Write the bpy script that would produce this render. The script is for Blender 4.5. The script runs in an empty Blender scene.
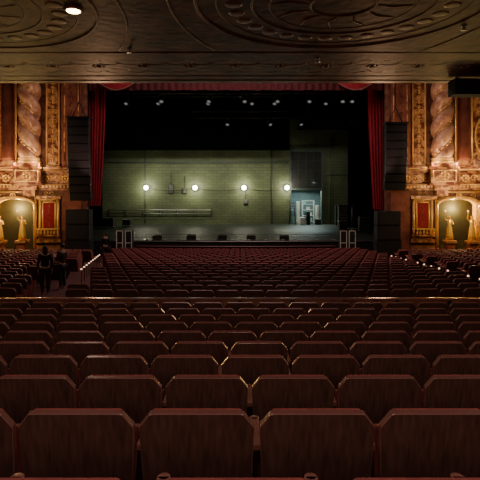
import bpy, bmesh, math, random
from mathutils import Vector, Matrix
random.seed(4)
scn = bpy.context.scene
COL = scn.collection
CZ = 4.05
XC = -0.25
sin, cos, pi = math.sin, math.cos, math.pi

# ------------------------------------------------------------------ materials
def mat(name, c1, c2=None, scale=6.0, rough=0.5, metal=0.0, bump=0.0, bscale=None,
        tex='noise', stretch=(1, 1, 1), emis=None, estr=0.0, lo=0.35, hi=0.65, spec=0.5):
    m = bpy.data.materials.new(name); m.use_nodes = True
    nt = m.node_tree; N = nt.nodes; L = nt.links
    b = N['Principled BSDF']
    b.inputs['Base Color'].default_value = (*c1, 1)
    b.inputs['Roughness'].default_value = rough
    b.inputs['Metallic'].default_value = metal
    b.inputs['Specular IOR Level'].default_value = spec
    if emis:
        b.inputs['Emission Color'].default_value = (*emis, 1)
        b.inputs['Emission Strength'].default_value = estr
    if c2 or bump:
        tc = N.new('ShaderNodeTexCoord'); mp = N.new('ShaderNodeMapping')
        mp.inputs['Scale'].default_value = stretch
        L.new(tc.outputs['Object'], mp.inputs['Vector'])
        def T(sc):
            if tex == 'voronoi':
                t = N.new('ShaderNodeTexVoronoi'); t.inputs['Scale'].default_value = sc
                o = t.outputs['Distance']
            else:
                t = N.new('ShaderNodeTexNoise'); t.inputs['Scale'].default_value = sc
                t.inputs['Detail'].default_value = 5; o = t.outputs['Fac']
            L.new(mp.outputs['Vector'], t.inputs['Vector'])
            return o
        if c2:
            r = N.new('ShaderNodeValToRGB')
            r.color_ramp.elements[0].position = lo; r.color_ramp.elements[0].color = (*c1, 1)
            r.color_ramp.elements[1].position = hi; r.color_ramp.elements[1].color = (*c2, 1)
            L.new(T(scale), r.inputs['Fac']); L.new(r.outputs['Color'], b.inputs['Base Color'])
        if bump:
            bp = N.new('ShaderNodeBump'); bp.inputs['Strength'].default_value = bump
            bp.inputs['Distance'].default_value = 0.05
            L.new(T(bscale or scale), bp.inputs['Height']); L.new(bp.outputs['Normal'], b.inputs['Normal'])
    return m

M_WOOD = mat('seat_veneer', (0.048, 0.0235, 0.020), (0.108, 0.052, 0.042), scale=5, rough=0.34, stretch=(9, 9, 0.6), lo=.3, hi=.75)
M_VELV = mat('red_velvet', (0.22, 0.050, 0.052), (0.30, 0.072, 0.070), scale=14, rough=0.7)
M_EDGE = mat('highlit_edge_trim', (0.20, 0.088, 0.080), rough=0.24)  # rim paler than the veneer, edge highlight put into its colour
M_IRON = mat('cast_iron_frame', (0.022, 0.016, 0.014), (0.035, 0.025, 0.02), scale=20, rough=0.5, metal=0.3)
M_ARM = mat('armrest_wood', (0.30, 0.13, 0.11), (0.38, 0.17, 0.14), scale=12, rough=0.35)
M_CARPET = mat('carpet', (0.05, 0.014, 0.013), (0.10, 0.028, 0.024), scale=12, rough=0.95)
M_BLACK = mat('black_paint', (0.006, 0.006, 0.006), (0.012, 0.012, 0.011), scale=3, rough=0.8)
M_BLKCLOTH = mat('black_drape', (0.0008, 0.0008, 0.0008), (0.002, 0.002, 0.0018), scale=6, rough=1, spec=0)
M_GRILLE = mat('speaker_grille', (0.006, 0.006, 0.007), (0.02, 0.02, 0.02), scale=60, rough=0.6, tex='voronoi')
M_CURT = mat('red_curtain', (0.30, 0.014, 0.030), (0.42, 0.022, 0.042), scale=4, rough=0.8)
M_VAL = mat('shaded_red_valance', (0.065, 0.006, 0.010), (0.10, 0.010, 0.015), scale=4, rough=0.85)  # darker than the curtain red: dim light at the centre painted into the colour
M_GOLD = mat('gilded_plaster', (0.16, 0.038, 0.018), (0.60, 0.31, 0.12), scale=3.2, rough=0.36, metal=0.15, bump=0.45, bscale=6, lo=.42, hi=.58)
M_GOLD2 = mat('bright_gilding', (0.74, 0.41, 0.14), (0.90, 0.58, 0.22), scale=8, rough=0.32, metal=0.3)
M_STATUE = mat('statue_gilding', (0.82, 0.48, 0.08), (0.95, 0.62, 0.15), scale=8, rough=0.3, metal=0.6)
M_MARB = mat('red_marble', (0.17, 0.045, 0.028), (0.29, 0.095, 0.058), scale=1.8, rough=0.35, bump=.05)
M_PLUM = mat('painted_plaster_red', (0.12, 0.028, 0.018), (0.32, 0.14, 0.06), scale=3, rough=0.6, bump=0.5, bscale=5, lo=.35, hi=.7)
M_COLUMN = mat('column_plaster', (0.42, 0.19, 0.115), (0.68, 0.41, 0.26), scale=2.5, rough=0.32, metal=.05, bump=.25, bscale=8, lo=.40, hi=.62)
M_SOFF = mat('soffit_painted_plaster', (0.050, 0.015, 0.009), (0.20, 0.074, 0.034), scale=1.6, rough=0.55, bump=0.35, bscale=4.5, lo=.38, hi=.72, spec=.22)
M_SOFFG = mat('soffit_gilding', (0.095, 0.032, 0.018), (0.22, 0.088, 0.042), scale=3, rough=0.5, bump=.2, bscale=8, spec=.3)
M_STAGEFL = mat('stage_floor', (0.020, 0.024, 0.018), (0.034, 0.040, 0.030), scale=1.2, rough=0.55, spec=.10)
M_WHITE = mat('white_paint', (0.6, 0.6, 0.55), (0.7, 0.7, 0.66), scale=6, rough=0.5)
M_METAL = mat('grey_metal', (0.25, 0.25, 0.24), (0.35, 0.35, 0.33), scale=10, rough=0.35, metal=.8)
M_BULB = mat('lamp_glow', (1, .95, .8), emis=(1, 0.95, 0.75), estr=24)
M_DLIGHT = mat('downlight_glow', (1, .85, .5), emis=(1, 0.72, 0.30), estr=22)
M_AISLE = mat('aisle_light_glow', (1, .8, .6), emis=(1, 0.55, 0.38), estr=2.0)
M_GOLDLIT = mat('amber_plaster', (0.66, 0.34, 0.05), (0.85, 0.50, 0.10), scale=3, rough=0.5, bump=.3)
M_SKIN = mat('skin', (0.30, 0.17, 0.12), (0.36, 0.20, 0.14), scale=8, rough=0.5)
M_CLOTH_D = mat('dark_cloth', (0.008, 0.007, 0.009), (0.014, 0.012, 0.014), scale=14, rough=0.9)
M_CLOTH_G = mat('maroon_cloth', (0.03, 0.010, 0.010), (0.045, 0.016, 0.016), scale=14, rough=0.9)
M_HAIR = mat('dark_hair', (0.012, 0.008, 0.006), (0.03, 0.018, 0.012), scale=30, rough=0.6)
M_BLUE = mat('blue_grey_paint', (0.03, 0.05, 0.052), (0.05, 0.08, 0.08), scale=3, rough=0.6)
M_CYAN = mat('pale_blue_plastic', (0.25, 0.55, 0.6), (0.35, 0.65, 0.7), scale=3, rough=0.4)
M_TEAL = mat('dark_teal_panel', (0.028, 0.040, 0.036), (0.045, 0.060, 0.052), scale=3, rough=0.6)
M_LENS = mat('spot_lens', (.4, .4, .4), emis=(0.9, 0.95, 1), estr=.16, rough=.2)

def brick_mat():
    m = bpy.data.materials.new('painted_brick'); m.use_nodes = True
    nt = m.node_tree; N = nt.nodes; L = nt.links; b = N['Principled BSDF']
    tc = N.new('ShaderNodeTexCoord'); sp = N.new('ShaderNodeSeparateXYZ'); cb = N.new('ShaderNodeCombineXYZ')
    L.new(tc.outputs['Object'], sp.inputs[0]); L.new(sp.outputs['X'], cb.inputs['X']); L.new(sp.outputs['Z'], cb.inputs['Y'])
    br = N.new('ShaderNodeTexBrick'); br.inputs['Scale'].default_value = 1
    br.inputs['Brick Width'].default_value = 0.8; br.inputs['Row Height'].default_value = 0.3
    br.inputs['Mortar Size'].default_value = 0.02
    br.inputs['Color1'].default_value = (0.128, 0.150, 0.068, 1); br.inputs['Color2'].default_value = (0.100, 0.118, 0.053, 1)
    br.inputs['Mortar'].default_value = (0.060, 0.072, 0.034, 1)
    L.new(cb.outputs[0], br.inputs['Vector'])
    nz = N.new('ShaderNodeTexNoise'); nz.inputs['Scale'].default_value = .5; L.new(cb.outputs[0], nz.inputs['Vector'])
    mx = N.new('ShaderNodeMix'); mx.data_type = 'RGBA'; mx.blend_type = 'MULTIPLY'; mx.inputs['Factor'].default_value = .7
    L.new(br.outputs['Color'], mx.inputs['A']); L.new(nz.outputs['Fac'], mx.inputs['B'])
    L.new(mx.outputs['Result'], b.inputs['Base Color'])
    bp = N.new('ShaderNodeBump'); bp.inputs['Strength'].default_value = .3; bp.invert = True
    L.new(br.outputs['Fac'], bp.inputs['Height']); L.new(bp.outputs['Normal'], b.inputs['Normal'])
    b.inputs['Roughness'].default_value = .6
    return m
M_BRICK = brick_mat()

# ------------------------------------------------------------------ mesh builder
class MB:
    def __init__(s, xf=None):
        s.v = []; s.f = []; s.m = []; s.sm = []; s.mats = []; s.xf = xf
    def mi(s, m):
        if m not in s.mats: s.mats.append(m)
        return s.mats.index(m)
    def add(s, vs, fs, m, smooth=False):
        o = len(s.v)
        for p in vs:
            s.v.append(tuple(s.xf(*p)) if s.xf else tuple(p))
        k = s.mi(m)
        for f in fs:
            s.f.append([i + o for i in f]); s.m.append(k); s.sm.append(smooth)
    def box(s, x0, x1, y0, y1, z0, z1, m, R=None, c=None):
        vs = [(x, y, z) for x in (x0, x1) for y in (y0, y1) for z in (z0, z1)]
        if R is not None:
            c = Vector(c or ((x0+x1)/2, (y0+y1)/2, (z0+z1)/2))
            vs = [tuple(R @ (Vector(p) - c) + c) for p in vs]
        s.add(vs, [(0,1,3,2),(4,6,7,5),(0,4,5,1),(2,3,7,6),(0,2,6,4),(1,5,7,3)], m)
    def loft(s, rings, m, closed=True, caps=True, smooth=True):
        n = len(rings[0]); vs = [p for r in rings for p in r]; fs = []
        for i in range(len(rings)-1):
            for j in range(n if closed else n-1):
                a = i*n+j; b = i*n+(j+1) % n
                fs.append((a, b, b+n, a+n))
        if caps and closed:
            fs.append(tuple(range(n))[::-1]); fs.append(tuple(range((len(rings)-1)*n, len(rings)*n)))
        s.add(vs, fs, m, smooth)
    def lathe(s, prof, cx, cy, m, n=16, smooth=True, z=0, caps=True):
        rings = [[(cx+r*cos(2*pi*j/n), cy+r*sin(2*pi*j/n), z+h) for j in range(n)] for r, h in prof]
        s.loft(rings, m, smooth=smooth, caps=caps)
    def prism(s, pts, y0, y1, m, smooth=False):
        s.loft([[(x, y0, z) for x, z in pts], [(x, y1, z) for x, z in pts]], m, smooth=smooth)
    def sph(s, c, r, m, n=8, k=5):
        if not hasattr(r, '__len__'): r = (r, r, r)
        rings = []
        for i in range(1, k):
            a = pi*i/k
            rings.append([(c[0]+r[0]*sin(a)*cos(2*pi*j/n), c[1]+r[1]*sin(a)*sin(2*pi*j/n), c[2]+r[2]*cos(a)) for j in range(n)])
        vs = [p for q in rings for p in q]; fs = []
        for i in range(len(rings)-1):
            for j in range(n):
                a = i*n+j; b = i*n+(j+1) % n; fs.append((a, b, b+n, a+n))
        t = len(vs); vs += [(c[0], c[1], c[2]+r[2]), (c[0], c[1], c[2]-r[2])]
        e = (len(rings)-1)*n
        for j in range(n):
            fs.append((t, (j+1) % n, j)); fs.append((t+1, e+j, e+(j+1) % n))
        s.add(vs, fs, m, True)
    def tube(s, pts, r, m, n=6, closed=False):
        pts = [Vector(p) for p in pts]; rings = []
        N = len(pts)
        for i, p in enumerate(pts):
            if closed: d = pts[(i+1) % N]-pts[i-1]
            else: d = pts[min(i+1, N-1)]-pts[max(i-1, 0)]
            d.normalize()
            up = Vector((0, 0, 1)) if abs(d.z) < .9 else Vector((0, 1, 0))
            a = d.cross(up).normalized(); b = d.cross(a)
            rr = r[i] if hasattr(r, '__len__') else r
            rings.append([tuple(p+a*rr*cos(2*pi*j/n)+b*rr*sin(2*pi*j/n)) for j in range(n)])
        if closed: rings.append(rings[0])
        s.loft(rings, m, caps=not closed)
    def ring(s, c, rx, rz, r, m, plane='xz', n=24, k=6):
        pts = []
        for i in range(n):
            a = 2*pi*i/n
            pts.append((c[0]+rx*cos(a), c[1], c[2]+rz*sin(a)) if plane == 'xz' else (c[0]+rx*cos(a), c[1]+rz*sin(a), c[2]))
        s.tube(pts, r, m, n=k, closed=True)
    def obj(s, name, parent=None, label=None, cat=None, kind=None, group=None, origin=None, bevel=0, rot=0):
        me = bpy.data.meshes.new(name)
        o = Vector(origin) if origin else Vector((0, 0, 0))
        R = Matrix.Rotation(-rot, 3, 'Z')
        me.from_pydata([tuple(R @ (Vector(p)-o)) for p in s.v], [], s.f)
        for m in s.mats: me.materials.append(m)
        me.polygons.foreach_set('material_index', s.m); me.polygons.foreach_set('use_smooth', s.sm)
        bm = bmesh.new(); bm.from_mesh(me); bmesh.ops.recalc_face_normals(bm, faces=bm.faces); bm.to_mesh(me); bm.free()
        me.update()
        ob = bpy.data.objects.new(name, me); ob.location = o; ob.rotation_euler = (0, 0, rot)
        COL.objects.link(ob)
        meta(ob, label, cat, kind, group)
        if parent:
            ob.parent = parent
        if bevel:
            b = ob.modifiers.new('Bevel', 'BEVEL'); b.width = bevel; b.segments = 2; b.limit_method = 'ANGLE'
        return ob

def meta(ob, label=None, cat=None, kind=None, group=None):
    if label: ob['label'] = label
    if cat: ob['category'] = cat
    if kind: ob['kind'] = kind
    if group: ob['group'] = group

def thing(name, loc, label, cat, rz=0, group=None):
    e = bpy.data.objects.new(name, None); e.location = loc; e.rotation_euler = (0, 0, rz); e.empty_display_size = .2
    COL.objects.link(e); meta(e, label, cat, None, group); return e

def dup(o, loc=None, rz=None, parts=True):
    c = o.copy(); COL.objects.link(c)
    if loc is not None: c.location = loc
    if rz is not None: c.rotation_euler = (0, 0, rz)
    if parts:
        for ch in list(o.children):
            d = ch.copy(); d.parent = c; COL.objects.link(d)
    return c

# ------------------------------------------------------------------ seating layout
rear = [(1.40, .845, -.01), (2.20, .976, -.20), (3.07, 1.145, -.214), (3.76, 1.245, .12), (4.46, 1.35, .18),
        (5.20, 1.46, -.08), (5.95, 1.56, .2), (6.70, 1.655, -.05), (7.50, 1.755, .22), (8.30, 1.84, 0)]
rear = [(a, b+(.016 if a > 2 else .0), c) for a, b, c in rear]
front = []
y = 10.5; i = 0
while y < 29:
    front.append((y, 2.08+(y-10.5)*.0605, 0 if i % 2 else .278)); y += .88; i += 1
KC = 1/110.
SH = .85; SP = .556
def fz(d): return CZ-d-SH

prof = [(-3.0, fz(.82)+.12), (1.40-.18, fz(.82)+.12)]
rows = [(a, b) for a, b, c in rear]
for k, (Y, d) in enumerate(rows):
    prof.append((Y-.18, fz(d)))
    nxt = rows[k+1][0]-.18 if k+1 < len(rows) else 9.25
    prof.append((nxt, fz(d)))
fr = [(a, b) for a, b, c in front]
for k, (Y, d) in enumerate(fr):
    s0 = Y-.18 if k else 9.25
    prof.append((s0, fz(d)))
    nxt = fr[k+1][0]-.18 if k+1 < len(fr) else 29.9
    prof.append((nxt, fz(d)))
prof.append((29.9, 0.0)); prof.append((34.0, 0.0))
mb = MB()
xs = [-19+i*1.0 for i in range(39)]
rings = []
for (Y, z) in prof:
    kk = KC if 9.3 < Y < 29.95 else 0
    rings.append([(x, min(Y+kk*x*x, 30.0+ (0 if Y < 30 else 4)), z) for x in xs])
mb.loft(rings, M_CARPET, closed=False, caps=False, smooth=False)
mb.obj('floor', kind='structure', label='raked auditorium floor with dark red carpet')

def outline(w, zb, zt, t, inset=0):
    h = w/2-inset; zt -= inset
    c = .052; d = .064
    return [(-h+t, zb), (-h, zt-d-.010), (-h+.002, zt-d), (-h+c-.003, zt-.003), (-h+c+.008, zt), (h-c-.008, zt), (h-c+.003, zt-.003), (h-.002, zt-d), (h, zt-d-.010), (h-t, zb)]
TILT = Matrix.Rotation(math.radians(9), 3, 'X')
def tilt(mbx, piv=(0, .10, .40)):
    pv = Vector(piv)
    mbx.xf = lambda x, y, z: TILT @ (Vector((x, y, z))-pv)+pv
def part_panel(mb):
    tilt(mb)
    o = outline(.532, .26, .85, .02); i = outline(.532, .26, .85, .02, .003)
    mb.prism(i, .067, .094, M_WOOD)
    mb.loft([[(x, .066, z) for x, z in i], [(x, .069, z) for x, z in o], [(x, .098, z) for x, z in o], [(x, .098, z) for x, z in i], [(x, .066, z) for x, z in i]], M_EDGE, caps=False, smooth=False)
    for sx in (-.18, .18):
        mb.sph((sx, .066, .32), .007, M_IRON, 6, 4)
    mb.xf = None
def part_cush(mb):
    tilt(mb)
    o = outline(.505, .38, .850, 0); n = outline(.44, .42, .828, 0)
    mb.loft([[(x, .098, z) for x, z in o], [(x, .112, z) for x, z in o], [(x, .135, z) for x, z in n]], M_VELV, smooth=False)
    mb.xf = None
def part_seat(mb):
    R = Matrix.Rotation(math.radians(76), 3, 'X')
    mb.box(-.235, .235, .17, .46, .32, .39, M_VELV, R=R, c=(0, .20, .40))
    mb.box(-.225, .225, .17, .44, .305, .32, M_IRON, R=R, c=(0, .20, .40))
def part_frame(mb):
    x = -.278
    mb.prism([(-.010+x, 0), (-.010+x, .60), (.010+x, .60), (.010+x, 0)], .14, .24, M_IRON)
    mb.prism([(-.010+x, .38), (-.010+x, .60), (.010+x, .60), (.010+x, .38)], .12, .44, M_IRON)
    mb.box(x-.03, x+.03, .10, .36, 0, .025, M_IRON)
def part_arm(mb):
    x = -.278
    mb.box(x-.026, x+.026, .13, .42, .60, .63, M_ARM)
    mb.lathe([(.026, .60), (.026, .63)], x, .42, M_ARM, n=10)
def part_full(mb, lod=0):
    if lod == 0:
        part_panel(mb); part_cush(mb); part_seat(mb); part_frame(mb); part_arm(mb)
    else:
        tilt(mb)
        mb.prism([(-.25, .30), (-.264, .785), (-.215, .845), (.215, .845), (.264, .785), (.25, .30)], .068, .09, M_WOOD)
        mb.prism([(-.262, .40), (-.264, .795), (-.215, .856), (.215, .856), (.264, .795), (.262, .40)], .09, .14, M_VELV)
        mb.xf = None
        mb.box(-.235, .235, .20, .28, .34, .68, M_VELV)
        mb.box(-.29, -.266, .14, .24, 0, .60, M_IRON)
        mb.box(-.304, -.252, .12, .42, .60, .63, M_ARM)

LBL = 'dark veneer-backed theater chair with red velvet cushion, chamfered top corners'
proto = thing('theater_chair', (0, 0, 0), LBL, 'chair', group='rows of theater chairs')
for nm, fn, lb in (('backrest_panel', part_panel, 'glossy dark wood veneer back panel'), ('backrest_cushion', part_cush, 'red velvet back cushion'),
                   ('seat_cushion', part_seat, 'folded-up red velvet seat'), ('side_frame', part_frame, 'dark iron side frame'), ('armrest', part_arm, 'reddish wooden armrest')):
    mb = MB(); fn(mb); mb.obj(nm, parent=proto, label=lb, bevel=.004 if nm in ('seat_cushion', 'armrest') else 0)
first = True; cnt = 0
for (Y, d, off) in rear:
    lim = .5*Y+.85
    k0 = int(math.floor((-lim-off)/SP)); k1 = int(math.ceil((lim-off)/SP))
    for k in range(k0, k1+1):
        x = off+k*SP
        if abs(x) > lim: continue
        if first: proto.location = (x, Y, fz(d)); first = False
        else: dup(proto, (x, Y, fz(d)))
        cnt += 1
def XL(Y): return -4.95-(Y-16.1)*.215
def XR(Y): return 6.5+(Y-15.2)*.06
lst = []
for (Y, d, off) in front:
    for k in range(-34, 35):
        x = off+k*SP
        if abs(x) > .5*Y+1.0 or abs(x) > 14.3: continue
        if XL(Y)-1.25 < x < XL(Y) or XR(Y) < x < XR(Y)+1.4: continue
        yy = Y+KC*x*x
        if 14.3 < yy < 17.0 and -6.75 < x < -5: continue
        if yy > 28.6-.22*max(0, abs(x)-9.4): continue
        if yy > 26.6 and abs(x) > 7.9: continue
        lst.append((x, yy, fz(d), math.atan(2*KC*x), Y))
lst.sort(key=lambda t: t[4])
nind = 298-cnt
mb = MB(); part_full(mb, 0)
p2 = mb.obj('theater_chair', label=LBL, cat='chair', group='rows of theater chairs')
for i, (x, yy, z, r, Y) in enumerate(lst[:nind]):
    if i == 0: p2.location = (x, yy, z); p2.rotation_euler = (0, 0, r)
    else: dup(p2, (x, yy, z), r, parts=False)
mb0 = MB(); part_full(mb0, 1)
big = MB(); big.mats = mb0.mats
for (x, yy, z, r, Y) in lst[nind:]:
    R = Matrix.Translation((x, yy, z)) @ Matrix.Rotation(r, 4, 'Z')
    o = len(big.v)
    big.v += [tuple(R @ Vector(p)) for p in mb0.v]
    big.f += [[q+o for q in f] for f in mb0.f]; big.m += mb0.m; big.sm += mb0.sm
big.obj('theater_chairs', kind='stuff', label='remaining rows of red velvet theater chairs near the stage', cat='chairs')

mb = MB()
mb.box(-13, 13, 9.17, 9.23, fz(1.856), fz(1.856)+.70, M_PLUM)
mb.box(-13, 13, 9.15, 9.25, fz(1.856)+.70, fz(1.856)+.735, M_EDGE)
for k in range(-12, 13):
    mb.box(k-.04, k+.04, 9.155, 9.245, fz(1.856), fz(1.856)+.70, M_IRON)
mb.obj('low_partition', label='low dark partition with reddish cap rail along the cross aisle', cat='partition', origin=(0, 9.2, fz(1.856)))

al = thing('aisle_light', (0, 0, 0), 'small warm glowing aisle light on a slim end post', 'aisle light', group='aisle lights')
mb = MB()
mb.box(-.012, .012, -.012, .012, 0, .50, M_IRON)
mb.box(-.04, .04, -.04, .04, .50, .535, M_IRON)
mb.obj('post', parent=al)
mb = MB(); mb.sph((0, -.02, .56), (.038, .038, .028), M_AISLE, 8, 5)
mb.obj('lamp_lens', parent=al, label='glowing lens')
f1 = True
for i, (Y, d, o) in enumerate(front):
    if i < 2 or Y > 26.2: continue
    for x, sd in ((XL(Y)-.72, -1), (XR(Y)+.95, 1)):
        if sd < 0 and i < 8: continue
        yy = Y+KC*x*x+.25
        if f1: al.location = (x, yy, fz(d)); f1 = False
        else: dup(al, (x, yy, fz(d)))

# ------------------------------------------------------------------ stage
SZ = 1.05
mb = MB()
front_e = [(x, 32.0-1.0*(1-(x/9.6)**2)*.6) for x in [-9.6+i*.6 for i in range(33)]]
top = [(x, y) for x, y in front_e]+[(16, 32), (16, 49.6), (-16, 49.6), (-16, 32)]
mb.loft([[(x+XC, y, 0) for x, y in top], [(x+XC, y, SZ) for x, y in top]], M_STAGEFL, smooth=False)
mb.obj('floor_stage', kind='structure', label='worn grey-green wooden stage floor')
mb = MB()
mb.loft([[(x+XC, y-.03, z) for x, y in front_e] for z in (0.0, .96)], M_BLACK, closed=False, caps=False, smooth=False)
mb.obj('wall_stage_front', kind='structure', label='black stage front')
mb = MB()
mb.tube([(x+XC, y-.05, SZ-.05) for x, y in front_e], .04, M_METAL)
mb.obj('trim_1', kind='structure', label='pale metal edging along the stage lip')
# dark seams across the stage floor
for i, yy in enumerate((34.2, 36.5)):
    mb = MB(); mb.box(-9, 8.6, yy, yy+.12, SZ, SZ+.012, M_BLACK)
    mb.obj('trim_%d' % (20+i), kind='structure', label='dark seam strip across the stage floor')

def slab(name, x0, x1, y0, y1, z0, z1, m, label):
    mb = MB(); mb.box(x0, x1, y0, y1, z0, z1, m)
    return mb.obj(name, kind='structure', label=label)
BY = 49.6
mb = MB()
mb.box(-16.2, 5.3, BY, BY+.4, 0, 16, M_BRICK)
mb.box(5.3, 8.4, BY, BY+.4, 4.75, 16, M_BRICK)
mb.box(8.4, 16, BY, BY+.4, 0, 16, M_BRICK)
mb.obj('wall_back', kind='structure', label='olive green painted brick wall at the rear of the stage')
slab('wall_stage_left', -16.6, -16.2, 30.6, 50, 0, 16, M_BLACK, 'black side wall of the stage house')
slab('wall_stage_right', 15.8, 16.2, 30.6, 50, 0, 16, M_BLACK, 'black side wall of the stage house')
slab('ceiling_stage', -16.6, 16.2, 30.6, 50, 16, 16.3, M_BLACK, 'black ceiling of the fly loft')
mb = MB()
mb.box(XC-16.4, XC+16.4, 30.25, 30.6, 10.9, 16.3, M_BLACK)
for s in (-1, 1):
    a, b = sorted((XC+s*9.35, XC+s*16.3))
    mb.box(a, b, 30.25, 30.6, 0, 10.9, M_BLACK)
mb.obj('wall_proscenium', kind='structure', label='proscenium wall framing the stage opening')

mb = MB()
mb.box(5.1, 5.3, BY-.12, BY+.1, SZ, 8.5, M_TEAL); mb.box(8.4, 8.6, BY-.12, BY+.1, SZ, 8.5, M_TEAL)
mb.box(5.1, 8.6, BY-.12, BY+.1, 8.5, 8.75, M_TEAL)
mb.box(5.3, 8.4, BY-.10, BY+.05, 4.55, 4.75, M_TEAL)
mb.obj('trim_2', kind='structure', label='dark steel frame of the tall loading door')
mb = MB()
mb.box(5.3, 8.4, BY-.08, BY-.01, 4.75, 8.5, M_BLACK)
for k in range(1, 4): mb.box(5.3+k*.775-.02, 5.3+k*.775+.02, BY-.11, BY-.08, 4.75, 8.5, M_TEAL)
for k in range(1, 4): mb.box(5.3, 8.4, BY-.11, BY-.08, 4.75+k*.94-.02, 4.75+k*.94+.02, M_TEAL)
mb.obj('door_1', kind='structure', label='raised dark loading door panel')
slab('wall_room_back', 4.6, 9.2, BY+3.4, BY+3.6, SZ, 5.2, M_BLUE, 'blue-grey rear wall of the loading room')
slab('wall_room_left', 4.4, 4.6, BY+.4, BY+3.6, SZ, 5.2, M_BLUE, 'blue-grey side wall of the loading room')
slab('wall_room_right', 9.2, 9.4, BY+.4, BY+3.6, SZ, 5.2, M_BLUE, 'blue-grey side wall of the loading room')
slab('ceiling_room', 4.4, 9.4, BY+.4, BY+3.6, 5.2, 5.4, M_BLUE, 'ceiling of the loading room')
slab('floor_room', 4.4, 9.4, BY, BY+3.6, .85, SZ, M_STAGEFL, 'floor of the loading room')
def shelf(loc):
    e = thing('storage_shelf', loc, 'white metal storage shelf with boxes inside the lit doorway', 'shelf')
    for x in (-.6, .6):
        for y in (-.2, .2):
            mb = MB(); mb.box(x-.03, x+.03, y-.03, y+.03, 0, 2.4, M_WHITE); mb.obj('post', parent=e)
    for z in (.2, .8, 1.4, 2.0, 2.37):
        mb = MB(); mb.box(-.56, .56, -.23, .23, z, z+.04, M_WHITE); mb.obj('shelf_board', parent=e)
shelf((7.2, BY+1.2, SZ))
for i, (dx, z, w, m) in enumerate([(-.3, .25, .25, M_BLACK), (.25, .25, .3, M_CYAN), (-.2, .85, .3, M_TEAL), (.3, .85, .2, M_WHITE), (0, 1.45, .4, M_WHITE), (-.35, 2.05, .2, M_CYAN)]):
    mb = MB(); mb.box(-w/2, w/2, -.16, .16, 0, .26, m); mb.box(-w/2-.01, w/2+.01, -.17, .17, .26, .30, m)
    o = mb.obj('storage_box', label='lidded storage box resting on the white shelf', cat='box', bevel=.01)
    o.location = (7.2+dx, BY+1.2, SZ+z)
for x, yo, w, h, m in ((5.6, .9, .40, 1.5, M_CYAN), (6.1, .9, .30, 2.3, M_WHITE), (8.1, .9, .28, 1.9, M_WHITE), (6.3, -1.2, .5, .75, M_WHITE), (7.9, -.9, .6, .55, M_TEAL), (6.9, -1.0, .35, 1.3, M_BLACK), (9.9, -1.4, .7, 1.9, M_BLACK), (10.7, -1.5, .6, 1.4, M_TEAL)):
    e = thing('tool_cabinet', (x, BY+yo, SZ+.005), 'metal tool cabinet by the stage doorway', 'cabinet')
    mb = MB(); mb.box(-w/2, w/2, -.25, .25, .0, h, m); mb.obj('cabinet_body', parent=e, bevel=.01)
    mb = MB(); mb.box(-w/2+.03, w/2-.03, -.275, -.255, .12, h-.06, m); mb.box(w/2-.08, w/2-.06, -.30, -.275, h*.4, h*.6, M_IRON); mb.obj('door', parent=e)
e = thing('step_ladder', (5.3, BY-1.1, SZ), 'dark folding step ladder standing by the open loading door', 'ladder')
for x in (-.3, .3):
    for q in (-.5, .5):
        mb = MB(); mb.tube([(x, q, 0), (x*.6, 0, 2.3)], .035, M_BLACK); mb.obj('ladder_rail', parent=e)
for k in range(1, 8):
    t = k/8; mb = MB(); mb.box(-.3+.12*t, .3-.12*t, -.5+.5*t-.05, -.5+.5*t+.05, 2.3*t-.02, 2.3*t+.02, M_METAL); mb.obj('ladder_step', parent=e)

def wall_lamp(x, z):
    e = thing('work_light', (x, BY, z), 'glaring round white work light mounted on the brick wall', 'lamp', group='work lights on the rear wall')
    mb = MB(); mb.box(-.15, .15, -.08, 0, -.2, .2, M_IRON); mb.tube([(0, -.08, 0), (0, -.32, 0)], .04, M_IRON)
    mb.obj('bracket', parent=e)
    mb = MB(); mb.sph((0, -.48, 0), .24, M_BULB, 14, 8); mb.obj('bulb', parent=e, label='glowing bulb')
    l = bpy.data.lights.new('work_light_lamp', 'POINT'); l.energy = 230; l.color = (1, .96, .70); l.shadow_soft_size = .12
    lo = bpy.data.objects.new('work_light_lamp', l); lo.location = (x, BY-1.1, z); COL.objects.link(lo)
for px in (146, 195, 244, 287): wall_lamp((px-240)*49.1/480, CZ+.75)
xsL = [(p-240)*49.1/480 for p in (146, 195, 244, 287)]
mb = MB(); P = []
for a, b in zip(xsL, xsL[1:]):
    for k in range(8):
        t = k/8; P.append((a+(b-a)*t, BY-.24, CZ+.70-.25*sin(pi*t)))
mb.tube(P, .03, M_IRON)
mb.obj('electrical_cable', label='dark cable strung between the wall work lights', cat='cable')
for pts in ([(-9.8, 1.1), (-9.8, 8.6)], [(3.3, 1.1), (3.3, 8.6)], [(-14, 7.4), (5, 7.4)], [(8.9, 6.2), (15, 6.2)], [(9.3, 1.1), (9.3, 10)]):
    mb = MB(); mb.tube([(x, BY-.07, z) for x, z in pts], .045, M_TEAL)
    mb.obj('wall_pipe', label='thin painted pipe running along the brick wall', cat='pipe', origin=(pts[0][0], BY-.07, pts[0][1]))
e = thing('pipe_rail', (-8.3, BY, SZ), 'pale horizontal pipe rail fixed along the brick wall', 'rail')
for z, r in ((1.45, .05), (1.1, .03)):
    mb = MB(); mb.tube([(-5.3, -.22, z), (5.3, -.22, z)], r, M_METAL); mb.obj('rail', parent=e)
for k in range(7):
    mb = MB(); mb.box(-5.3+k*1.76, -5.2+k*1.76, -.22, 0, .9, 1.5, M_IRON); mb.obj('bracket', parent=e)
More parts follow.
